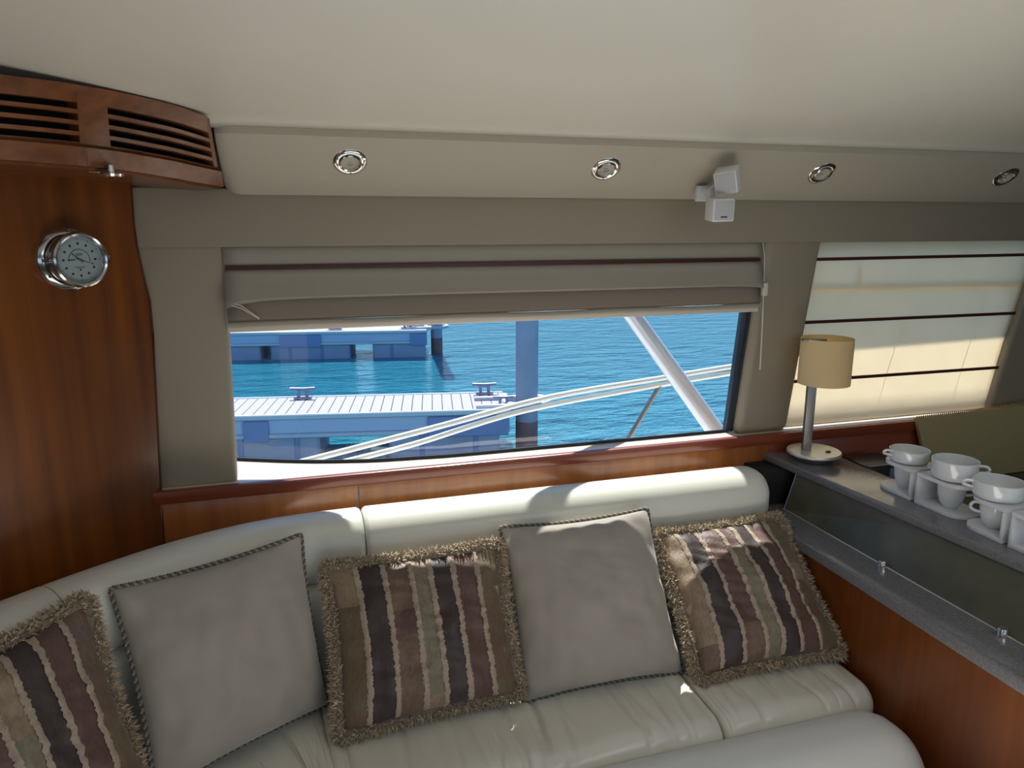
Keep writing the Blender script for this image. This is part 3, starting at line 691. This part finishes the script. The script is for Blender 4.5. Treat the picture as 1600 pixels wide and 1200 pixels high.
def striped_pillow(label, C4, T, seed, shift=0, tint=1.0, bw=.058):
    C4 = [Vector(c) for c in C4]; cen = (C4[2]+C4[3])/2
    o = thing('fringed_pillow', label, 'pillow', cen, 'throw pillows along the settee')
    rng = random.Random(seed*11+3); br = [b+shift for b in BR_]
    cuts = {}
    for k in range(7):
        base = SEQ[(k+(seed % 3)*0) % 7]; n = rng.choice((3, 4)); ys = sorted([-1.01]+[rng.uniform(-.8, .8) for _ in range(n-1)]+[1.01])
        cuts[k] = [(ys[i+1], base if rng.random() < .45 else rng.choice(ALT[base])) for i in range(n)]
    us = sorted(set([-1+2*i/44 for i in range(45)]+br)); us = [u for i, u in enumerate(us) if i == 0 or u-us[i-1] > .008 or u in br]
    def colf(u, v):
        k = sum(1 for b in br if u > b)
        for y, nm in cuts[k]:
            if v < y: c = PAL[nm]; break
        j = 1+.10*noise.noise(Vector((u*12, v*3, seed)))
        return tuple(x*j*tint for x in c[:3])+(1,)
    link('cover', pillow_mesh(C4, T, seed, colf=colf, cols=us), 'stripe', o)
    for b in br:                                   # raised braid between the stripes
        bm = bmesh.new(); rows = []; nn_ = 90
        for i in range(nn_+1):
            v = -.975+1.95*i/nn_; j1 = rng.uniform(.6, 1.25); j2 = rng.uniform(.6, 1.25); r = []
            for w, lift in ((-bw*j1, .0014), (-bw*.45, .0032), (bw*.45, .0032), (bw*j2, .0014)):
                p, n = psurf(C4, T, seed, b+w*.6, v, 1); r.append(bm.verts.new(p+n*(lift+rng.uniform(0, .0006))))
            rows.append(r)
        for a, c in zip(rows, rows[1:]):
            for k in range(3): bm.faces.new((a[k], a[k+1], c[k+1], c[k]))
        link('braid', me_from(bm), 'braid', o)
    # brush fringe: a core and thousands of looped strands
    L, c, nn = rim_loop(C4, T, seed, 160, .002)
    bm = bmesh.new(); cl = bm.loops.layers.float_color.new('Col')
    tube_bm(L, .0115, 8, closed=True, bm=bm)
    for f in bm.faces:
        for lp in f.loops: lp[cl] = (.17, .13, .085, 1)
    NS = 9500
    for k in range(NS):
        s = rng.random()*len(L); i = int(s) % len(L); p = L[i].lerp(L[(i+1) % len(L)], s-int(s)); t = (L[(i+1) % len(L)]-L[i]).normalized()
        rad = p-c; rad = (rad-t*rad.dot(t)).normalized(); b = t.cross(rad)
        a = rng.gauss(0, 1.0); d = (rad*math.cos(a)+b*math.sin(a)+t*rng.gauss(0, .35)).normalized()
        l = rng.uniform(.010, .017); w = rng.uniform(.0010, .0017); sd = d.cross(Vector((rng.uniform(-1, 1), rng.uniform(-1, 1), rng.uniform(-1, 1)))).normalized()*w
        p0 = p+d*.006; p1 = p0+d*l*.6; p2 = p0+d*l+(Vector((rng.uniform(-1, 1), rng.uniform(-1, 1), rng.uniform(-1, .6))))*.008
        vs = [bm.verts.new(x) for x in (p0-sd, p0+sd, p1+sd*1.2, p1-sd*1.2, p2)]
        g = rng.uniform(.7, 1.3); cc_ = (.42*g, .33*g, .22*g, 1)
        for f in (bm.faces.new((vs[0], vs[1], vs[2], vs[3])), bm.faces.new((vs[3], vs[2], vs[4]))):
            for lp in f.loops: lp[cl] = cc_
    me = bpy.data.meshes.new('fringe'); bm.to_mesh(me); bm.free()
    fr = link('fringe', me, 'fringe', o); fr['kind'] = 'stuff'
    return o
def corners(tl, tr, br, bl, yt, yb):
    yt = yt if isinstance(yt, tuple) else (yt, yt); yb = yb if isinstance(yb, tuple) else (yb, yb)
    return [at_y(*tl, yt[0]), at_y(*tr, yt[1]), at_y(*br, yb[1]), at_y(*bl, yb[0])]
striped_pillow('fringed striped pillow cut off by left edge of the photo', [(-.612, 1.075, .895), (-.370, 1.335, .912), (-.292, 1.245, .592), (-.54, 1.00, .578)], .068, 1, tint=1.0)
plain_pillow('plain taupe pillow with rope piping, left of the two', corners((173, 921), (470, 836), (512, 1100), (245, 1240), (1.38, 1.49), (1.23, 1.42)), .062, 2)
striped_pillow('fringed striped pillow in the middle, between two plain taupe ones', corners((510, 886), (777, 851), (812, 1082), (532, 1150), 1.475, (1.303, 1.322)), .062, 3)
plain_pillow('plain taupe pillow catching sun, between two striped ones', corners((782, 824), (1011, 795), (1066, 1050), (818, 1097), 1.50, (1.325, 1.32)), .080, 5)
striped_pillow('fringed striped pillow at right end against the bar unit', corners((1022, 836), (1215, 808), (1314, 1018), (1092, 1060), (1.50, 1.50), (1.270, 1.255)), .062, 6, shift=-.02)

# ================================================================== BAR UNIT
bu = thing('bar_unit', 'cherry wood bar unit with two grey granite tops at settee end', 'bar', (1.25, 1.2, 0))
def fx(y): return 1.281+(1.747-y)*.073
bodyp = [(1.198, 1.735), (1.198, -.2), (1.50, -.2), (1.50, 1.735)]
link('cabinet', me_from(prism(bodyp, 'z', 0, .755, .002), False), 'bar_wood', bu)
lo = [(1.178, 1.49), (1.176, 1.27), (1.171, .95), (1.168, .60), (1.165, -.22), (1.42, -.22), (1.42, 1.70), (1.245, 1.70), (1.215, 1.49)]
link('lower_worktop', me_from(prism(lo, 'z', .754, .783, .004, 3)), 'counter', bu)
pts = [(1.270, 1.602), (1.270, 1.2), (1.270, .8), (1.270, -.2)]
bm = bmesh.new(); A_, B_, C_, D_ = [], [], [], []
for x, y in pts:
    A_.append(bm.verts.new((x, y, .783))); B_.append(bm.verts.new((fx(y)+.010, y, .884))); C_.append(bm.verts.new((fx(y)+.05, y, .884))); D_.append(bm.verts.new((x+.05, y, .783)))
for i in range(3):
    for P_, Q_ in ((A_, B_), (B_, C_), (C_, D_), (D_, A_)): bm.faces.new((P_[i], P_[i+1], Q_[i+1], Q_[i]))
bm.faces.new((A_[0], B_[0], C_[0], D_[0])); bm.faces.new((A_[3], B_[3], C_[3], D_[3]))
link('splash_panel', me_from(bm, False), 'bar_panel', bu)
link('panel_edge', me_from(tube_bm([(1.2685, 1.604, .784), (fx(1.604)+.008, 1.604, .883)], .0018, 6)), 'steel', bu)
link('panel_edge', me_from(tube_bm([(1.268, 1.604, .7845), (1.268, -.2, .7845)], .0015, 6)), 'steel_disc', bu)
for y in (1.24, .940): link('glass_clip', me_from(place(lathe_bm([(0, .017), (.008, .017), (.009, .015), (.009, 0), (0, 0)], 20), (1.260, y, .7832))), 'chrome', bu)
up = [(fx(1.735), 1.735), (fx(1.2), 1.2), (fx(.7), .7), (fx(.1), .1), (1.50, .1), (1.478, 1.2), (1.470, 1.60), (1.475, 1.735)]
link('upper_worktop', me_from(prism(up, 'z', .883, .905, .004, 3)), 'counter', bu)
link('gap_shade_block', me_from(box_bm((1.22, 1.64, .785), (1.44, 1.73, .882), .001)), 'black', bu)  # black block painting in the shadowed gap behind the settee end
# galley worktop and hob beyond
gw = tag(link('galley_worktop', me_from(box_bm((1.506, .2, .725), (3.2, 1.728, .76), .003)), 'bar_panel'), 'dark galley worktop behind the bar unit', 'worktop')
gc = tag(link('galley_cabinet', me_from(box_bm((1.505, .2, 0), (3.2, 1.72, .724), .003)), 'bar_wood'), 'dark cherry galley cabinet below the dark worktop', 'cabinet')
hb = thing('radio', 'small black box with grey front on worktop behind lamp base', 'appliance', (1.56, 1.62, .7605))
link('body', me_from(box_bm((1.53, 1.59, .7605), (1.66, 1.70, .882), .004)), 'rubber', hb)
link('front_panel', me_from(box_bm((1.60, 1.584, .83), (1.65, 1.5905, .874), .002)), mat('grey_panel', (.13, .17, .22, 1), .3), hb)
link('top_trim', me_from(box_bm((1.53, 1.59, .881), (1.66, 1.594, .884), .0005)), 'steel', hb)
# woven olive panel
wp = thing('woven_screen', 'olive woven fabric panel with corded top edge behind the cups', 'screen', (2.1, 1.70, .8))
poly = [(1.875, .761), (1.793, .974), (2.05, .982), (2.25, .986), (3.0, 1.0), (3.0, .761)]
link('fabric', me_from(prism(poly, 'y', 1.698, 1.712, .002)), 'woven', wp)
bm = bmesh.new()
for i in range(150):
    x = 1.796+i*.008; z = .975+(x-1.793)*.03
    tube_bm([(x, 1.704, z-.006), (x+.001, 1.703, z+.006)], .002, 5, bm=bm)
o = link('corded_edge', me_from(bm), mat('woven_edge', (.30, .20, .10, 1), .8), wp); o['kind'] = 'stuff'

# ================================================================== TABLE LAMP
lc = Vector((1.378, 1.637, .905))
lamp = thing('table_lamp', 'table lamp with cream drum shade and round steel base', 'lamp', lc)
link('base_foot', me_from(place(lathe_bm([(0, 0), (.050, 0), (.052, .003), (.052, .018), (0, .018)], 48), lc)), 'steel', lamp)
link('base_disc', me_from(place(lathe_bm([(0, .018), (.070, .018), (.072, .020), (.072, .025), (.070, .0275), (0, .0275)], 64), lc)), 'steel_disc', lamp)
link('switch', me_from(place(box_bm((-.006, -.004, 0), (.006, .004, .004), .001), lc+Vector((.024, -.028, .0275)))), 'rubber', lamp)
b = box_bm((-.0115, -.0115, 0), (.0115, .0115, .245), .0012)
link('post', me_from(place(b, Vector((1.360, 1.648, .9325)), (0, 0, 1), (1, -.5, 0))), 'steel', lamp)
sc = Vector((1.402, 1.652, 1.118)); R_ = .0685; Hh = .127
bm = bmesh.new(); n = 64
ro = [[bm.verts.new((sc.x+r*math.cos(2*PI*k/n), sc.y+r*math.sin(2*PI*k/n), sc.z+h)) for k in range(n)] for r, h in ((R_, 0), (R_, Hh), (R_-.002, Hh), (R_-.002, 0))]
for i in range(4):
    a, b = ro[i], ro[(i+1) % 4]
    for k in range(n): bm.faces.new((a[k], a[(k+1) % n], b[(k+1) % n], b[k]))
link('lamp_shade', me_from(bm), 'shade', lamp)
b = box_bm((-.030, -.009, 0), (.034, .009, .005), .001)
link('shade_arm', me_from(place(b, Vector((1.352, 1.648, 1.240)), (0, 0, 1), (1, -.28, 0))), 'steel', lamp)
link('bulb_holder', me_from(place(lathe_bm([(0, 0), (.014, 0), (.014, .05), (.020, .07), (.018, .09), (0, .1)], 20), sc+Vector((0, 0, .015)))), 'white', lamp)

# ================================================================== CUP HOLDERS AND CUPS
def holder(label, ywall, sgn_, xc=1.430, w=.045, L=.118):
    o = thing('cup_holder', label, 'cup holder', (xc, ywall+sgn_*L/2, .905), 'white cup holders on the bar top')
    def plate(name, z0, z1, hole=None, L2=L):
        bm = bmesh.new(); out = [(xc-w, ywall), (xc-w, ywall+sgn_*(L2-w))]
        for k in range(1, 16): a = PI-PI*k/16; out.append((xc+w*math.cos(a), ywall+sgn_*(L2-w)+sgn_*w*math.sin(a)))
        out += [(xc+w, ywall+sgn_*(L2-w)), (xc+w, ywall)]
        if hole is None: bm.free(); return link(name, me_from(prism(out, 'z', z0, z1, .0015)), 'white', o)
        hx, hy, hr = hole; n = len(out); inn = []
        for p in out: a = math.atan2(p[1]-hy, p[0]-hx); inn.append((hx+hr*math.cos(a), hy+hr*math.sin(a)))
        V = [[bm.verts.new((p[0], p[1], z)) for p in pts_] for pts_, z in ((out, z0), (out, z1), (inn, z1), (inn, z0))]
        for i in range(4):
            a, b = V[i], V[(i+1) % 4]
            for k in range(n): bm.faces.new((a[k], a[(k+1) % n], b[(k+1) % n], b[k]))
        return link(name, me_from(bm, False), 'white', o)
    plate('base_plate', .905, .914); hy = ywall+sgn_*.058
    plate('top_plate', .973, .981, (xc, hy, .0325), L-.008)
    b = box_bm((xc-w, ywall, .9135), (xc+w, max(ywall, ywall+sgn_*.007), .9725), .001) if sgn_ > 0 else box_bm((xc-w, ywall-.007, .9135), (xc+w, ywall, .9725), .001)
    link('upright', me_from(b), 'white', o)
    return xc, hy
def cup(label, c, r, z0, h, hang, name='coffee_cup', prof=None):
    o = thing(name, label, 'cup', (c[0], c[1], z0), 'white cups standing in the holders')
    t = .0025
    pr = prof or [(0, 0), (.50*r, 0), (.52*r, .003), (.62*r, .010), (.66*r, h*.42), (.98*r, h*.50), (r, h*.56), (r, h-.001), (r-.0012, h), (r-t, h-.001), (r-t, h*.58), (.66*r-t, h*.47), (.60*r-t, .012), (0, .006)]
    link('bowl', me_from(place(lathe_bm(pr, 56), (c[0], c[1], z0))), 'porcelain', o)
    d = Vector((math.cos(hang), math.sin(hang), 0)); q = Vector((c[0], c[1], z0))
    zt, zb = h*.88, h*.58
    pts = catmull([q+d*(r-.002)+Vector((0, 0, zt)), q+d*(r+.014)+Vector((0, 0, zt+.001)), q+d*(r+.020)+Vector((0, 0, (zt+zb)/2)), q+d*(r+.013)+Vector((0, 0, zb+.001)), q+d*(r*.9)+Vector((0, 0, zb-.003))], 6)
    link('handle', me_from(tube_bm(pts, .0032, 8)), 'porcelain', o)
h1 = holder('white cup holder nearest the table lamp, open end towards lamp', 1.3065, 1)
h2 = holder('white cup holder back to back with the one nearest the lamp', 1.2935, -1, L=.125)
h3 = holder('white cup holder under the rightmost cup, closed side to photo edge', 1.0565, 1, xc=1.418, L=.108)
h4 = holder('white cup holder cut off by right edge of the photo', 1.0435, -1, xc=1.418, L=.140)
LOWP = [(0, 0), (.016, 0), (.018, .003), (.024, .012), (.0285, .030), (.0305, .058), (.0295, .0585), (.027, .030), (.020, .008), (0, .005)]
def upp(r, h): return [(0, 0), (r*.80, 0), (r*.90, .002), (r*.97, .007), (r, .013), (r, h-.001), (r-.0012, h), (r-.0025, h-.001), (r-.003, .012), (r*.85, .005), (0, .004)]
cup('low white cup on the holder nearest the table lamp, handle towards window', (1.430, h1[1]), .045, .9818, .031, math.radians(165), prof=upp(.045, .031))
cup('lower cup of the stack nearest the table lamp', (1.430, h1[1]), .029, .9145, .0585, math.radians(60), prof=LOWP)
cup('tallest white cup, on the holder in the middle of the cups', (1.430, h2[1]), .048, .9818, .045, math.radians(-62), prof=upp(.048, .045))
cup('lower cup under the tallest white cup, handle to the right', (1.430, h2[1]), .029, .9145, .0585, math.radians(-50), prof=LOWP)
cup('white cup at the right edge of photo, handle towards lamp', (1.418, h3[1]), .050, .9818, .037, math.radians(150), prof=upp(.050, .037))
cup('lower cup of the stack at the right edge of photo', (1.418, h3[1]), .029, .9145, .0585, math.radians(150), prof=LOWP)

# ================================================================== OUTSIDE
# sea
bm = bmesh.new(); bmesh.ops.create_grid(bm, x_segments=2, y_segments=2, size=1)
for v in bm.verts: v.co = Vector((v.co.x*250, 252.5+v.co.y*250, -1.1))
sea = link('sea', me_from(bm, False), 'water'); tag(sea, 'rippled blue green harbour water outside the window', 'water'); sea['kind'] = 'stuff'
ANG = math.atan2(7.902-8.459, 2.247+.672); DX = Vector((math.cos(ANG), math.sin(ANG), 0)); DY = Vector((-math.sin(ANG), math.cos(ANG), 0))
def oriented(bm, org): 
    mt = Matrix(((DX.x, DY.x, 0, org[0]), (DX.y, DY.y, 0, org[1]), (0, 0, 1, org[2]), (0, 0, 0, 1)))
    bmesh.ops.transform(bm, matrix=mt, verts=bm.verts); return bm
def obox(name, lo, hi, org, m, parent, bev=.01): return link(name, me_from(oriented(box_bm(lo, hi, bev, 1), org), False), m, parent)
def dock(label, org, x0, x1, W_, floats, brackets, planks=True, cl=()):
    o = thing('floating_dock', label, 'dock', org, 'floating docks outside')
    if planks:
        x = x0+.0; me = None; pitch = .118
        while x < x1-.05:
            if me is None: me = me_from(box_bm((0, .04, -.04), (pitch-.006, W_-.04, 0), .003, 1), False)
            c = bpy.data.objects.new('plank', me); COL.objects.link(c)
            if not me.materials: me.materials.append(M['plank'])
            mw = Matrix(((DX.x, DY.x, 0, org[0]+DX.x*x), (DX.y, DY.y, 0, org[1]+DX.y*x), (0, 0, 1, org[2]), (0, 0, 0, 1)))
            c.parent = o; c.matrix_parent_inverse = o.matrix_basis.inverted(); c.matrix_basis = mw
            x += pitch
    else: obox('deck', (x0, .04, -.04), (x1, W_-.04, 0), org, 'plank', o)
    obox('edge_rail', (x0, 0, -.05), (x1, .045, .012), org, 'alu', o); obox('edge_rail', (x0, W_-.045, -.05), (x1, W_, .012), org, 'alu', o)
    obox('side_beam', (x0, .03, -.22), (x1, .10, -.05), org, 'alu_dark', o); obox('beam_flange', (x0, .0, -.265), (x1, .09, -.215), org, 'alu', o)
    obox('side_beam', (x0, W_-.10, -.22), (x1, W_-.03, -.05), org, 'alu_dark', o)
    for a, b in floats:
        f = obox('float', (a, .06, -.95), (b, W_-.06, -.255), org, 'float', o, .03)
        k = a+.35
        while k < b-.2: obox('rib', (k, .045, -.56), (k+.06, .07, -.27), org, 'bracket', f); k += .62
    for a, b in brackets: obox('bracket', (a, -.012, -.30), (b, .03, -.06), org, 'bracket', o)
    return o
def cleat(label, c, s=1.0):
    o = thing('mooring_cleat', label, 'cleat', c, 'mooring cleats on the docks')
    b = box_bm((-.11*s, -.03*s, 0), (.11*s, .03*s, .02*s), .005, 1); link('foot', me_from(oriented(b, c), False), 'cleat', o)
    for k in (-1, 1): b = box_bm((k*.05*s-.018*s, -.018*s, .015*s), (k*.05*s+.018*s, .018*s, .10*s), .004, 1); link('leg', me_from(oriented(b, c), False), 'cleat', o)
    b = tube_bm([(-.15*s, 0, .115*s), (0, 0, .108*s), (.15*s, 0, .115*s)], .020*s, 8); link('horn', me_from(oriented(b, c)), 'cleat', o)
o1 = (-.672, 8.459, -.55)
dock('near floating dock with pale planks and two cleats at its far side', o1, -4.4, 3.10, .93, [(-4.2, -2.3), (-.95, .92), (1.70, 2.98)], [(.10, .38), (2.15, 3.08)], cl=())
def dp(org, x, y, z=0): return (org[0]+DX.x*x+DY.x*y, org[1]+DX.y*x+DY.y*y, org[2]+z)
cleat('grey cleat at the left on the near dock\'s far edge', dp(o1, .63, .82, .012)); cleat('grey cleat on the near dock\'s far edge, nearer the pile', dp(o1, 2.86, .84, .012)); cleat('grey cleat at the near dock\'s end beside the pile', dp(o1, 3.04, .22, .012), .8)
o2 = (-1.144, 15.264, -.55)
dock('far floating dock crossing the water at top of window', o2, -4.0, 3.84, 1.25, [(-3.6, -1.6), (-1.2, .55), (.75, 2.30), (2.75, 3.80)], [(.95, 1.75), (3.5, 3.84)], planks=False)
cleat('grey cleat on the left half of the far dock', dp(o2, 2.0, .3, .012), 1.2); cleat('grey cleat near the end of the far dock', dp(o2, 3.45, .3, .012), 1.2)
def pile(label, c, r, ztop, collar):
    o = thing('mooring_pile', label, 'pile', (c[0], c[1], -1.1), 'mooring piles')
    link('shaft', me_from(place(lathe_bm([(r, -.8), (r, ztop), (r*.97, ztop+.03), (0, ztop+.05)], 32), (c[0], c[1], 0))), 'pile', o)
    link('waterline_band', me_from(place(lathe_bm([(r*1.01, -1.3), (r*1.012, -.78), (r, -.76)], 32), (c[0], c[1], 0))), 'pile_rust', o)
    pts = [Vector((c[0]+collar*1.15*math.cos(2*PI*k/28), c[1]+collar*math.sin(2*PI*k/28), -.53)) for k in range(28)]
    link('collar', me_from(tube_bm(pts, .035, 8, closed=True)), 'alu', o)
    for k in (-1, 1): b = box_bm((-.62, k*.20-.03, -.04), (-.1, k*.20+.03, .02), .005, 1); link('collar_arm', me_from(oriented(b, (c[0], c[1], -.53)), False), 'alu', o)
    return o
pc = at_y(823, 640, 8.15); pile('wide dark steel pile standing at the near dock\'s end', (pc.x, 8.15), .133, 3.2, .24)
pc = at_y(682, 518, 14.95); pile('short dark pile at the end of the far dock', (pc.x, 14.95), .118, 3.0, .20)
# rail, stanchion and slanting pole on the side deck
ra = thing('handrail', 'pale double tube handrail sloping up to the right outside', 'rail', (1, 2.6, .6))
def rp(px, py, Y=2.6): return at_y(px, py, Y)
upper = [rp(486, 718), rp(672, 670), rp(858, 621), rp(1033, 591), rp(1142, 573), rp(1300, 549)]
upper[0] = upper[0]; ext = [upper[0]+(upper[0]-upper[1])*.5]
link('upper_tube', me_from(tube_bm(catmull(ext+upper, 6), .0115, 12)), 'rail_steel', ra)
lower = [rp(536, 722), rp(650, 693), rp(814, 643), rp(1000, 607), rp(1142, 583), rp(1300, 557)]
link('lower_tube', me_from(tube_bm(catmull([lower[0]+(lower[0]-lower[1])*.5]+lower, 6), .0105, 12)), 'rail_steel', ra)
link('stanchion', me_from(tube_bm([rp(1031, 602), rp(985, 680), rp(955, 735), rp(915, 820), rp(895, 868)], .010, 12)), 'steel', ra)
POLE_Y = 2.125
po = thing('support_pole', 'thick white pole slanting down right across the window', 'pole', (1.5, 2.3, .8))
a_ = at_y(992, 498, POLE_Y); b_ = at_y(1124, 682, POLE_Y); d_ = (b_-a_)
link('tube', me_from(tube_bm([a_-d_*2.2, a_, b_, b_+d_*.5], [.027, .027, .031, .033], 24)), 'pole_white', po)
link('foot_plate', me_from(place(lathe_bm([(0, 0), (.06, 0), (.06, .01), (.04, .02), (0, .02)], 24), b_+d_*.5-Vector((0, 0, .03)))), 'gel', po)
# side deck and the overhang of the upper deck that shades the windows
sd = tag(link('side_deck', me_from(box_bm((-3, 1.83, -1.4), (5, 2.78, .42), .02, 2)), 'gel'), 'white side deck of the yacht below the window', 'deck')
ov = [(-3, 1.80), (-3, 2.46), (-.2, 2.46), (.02, 2.40), (.10, 2.34), (.16, 2.28), (.22, 2.21), (.30, 2.155), (1.17, 2.135), (1.185, 2.18), (1.195, 2.35), (1.36, 2.35), (1.46, 2.288), (2.24, 2.278), (2.6, 2.278), (5, 2.2), (5, 1.80)]  # unseen outer edge, bulged and cut to shape the sun patch on the settee
tag(link('deck_overhang', me_from(prism(ov, 'z', 1.97, 2.03, .01)), 'gel'), 'white overhang of the upper deck above the windows', 'overhang')
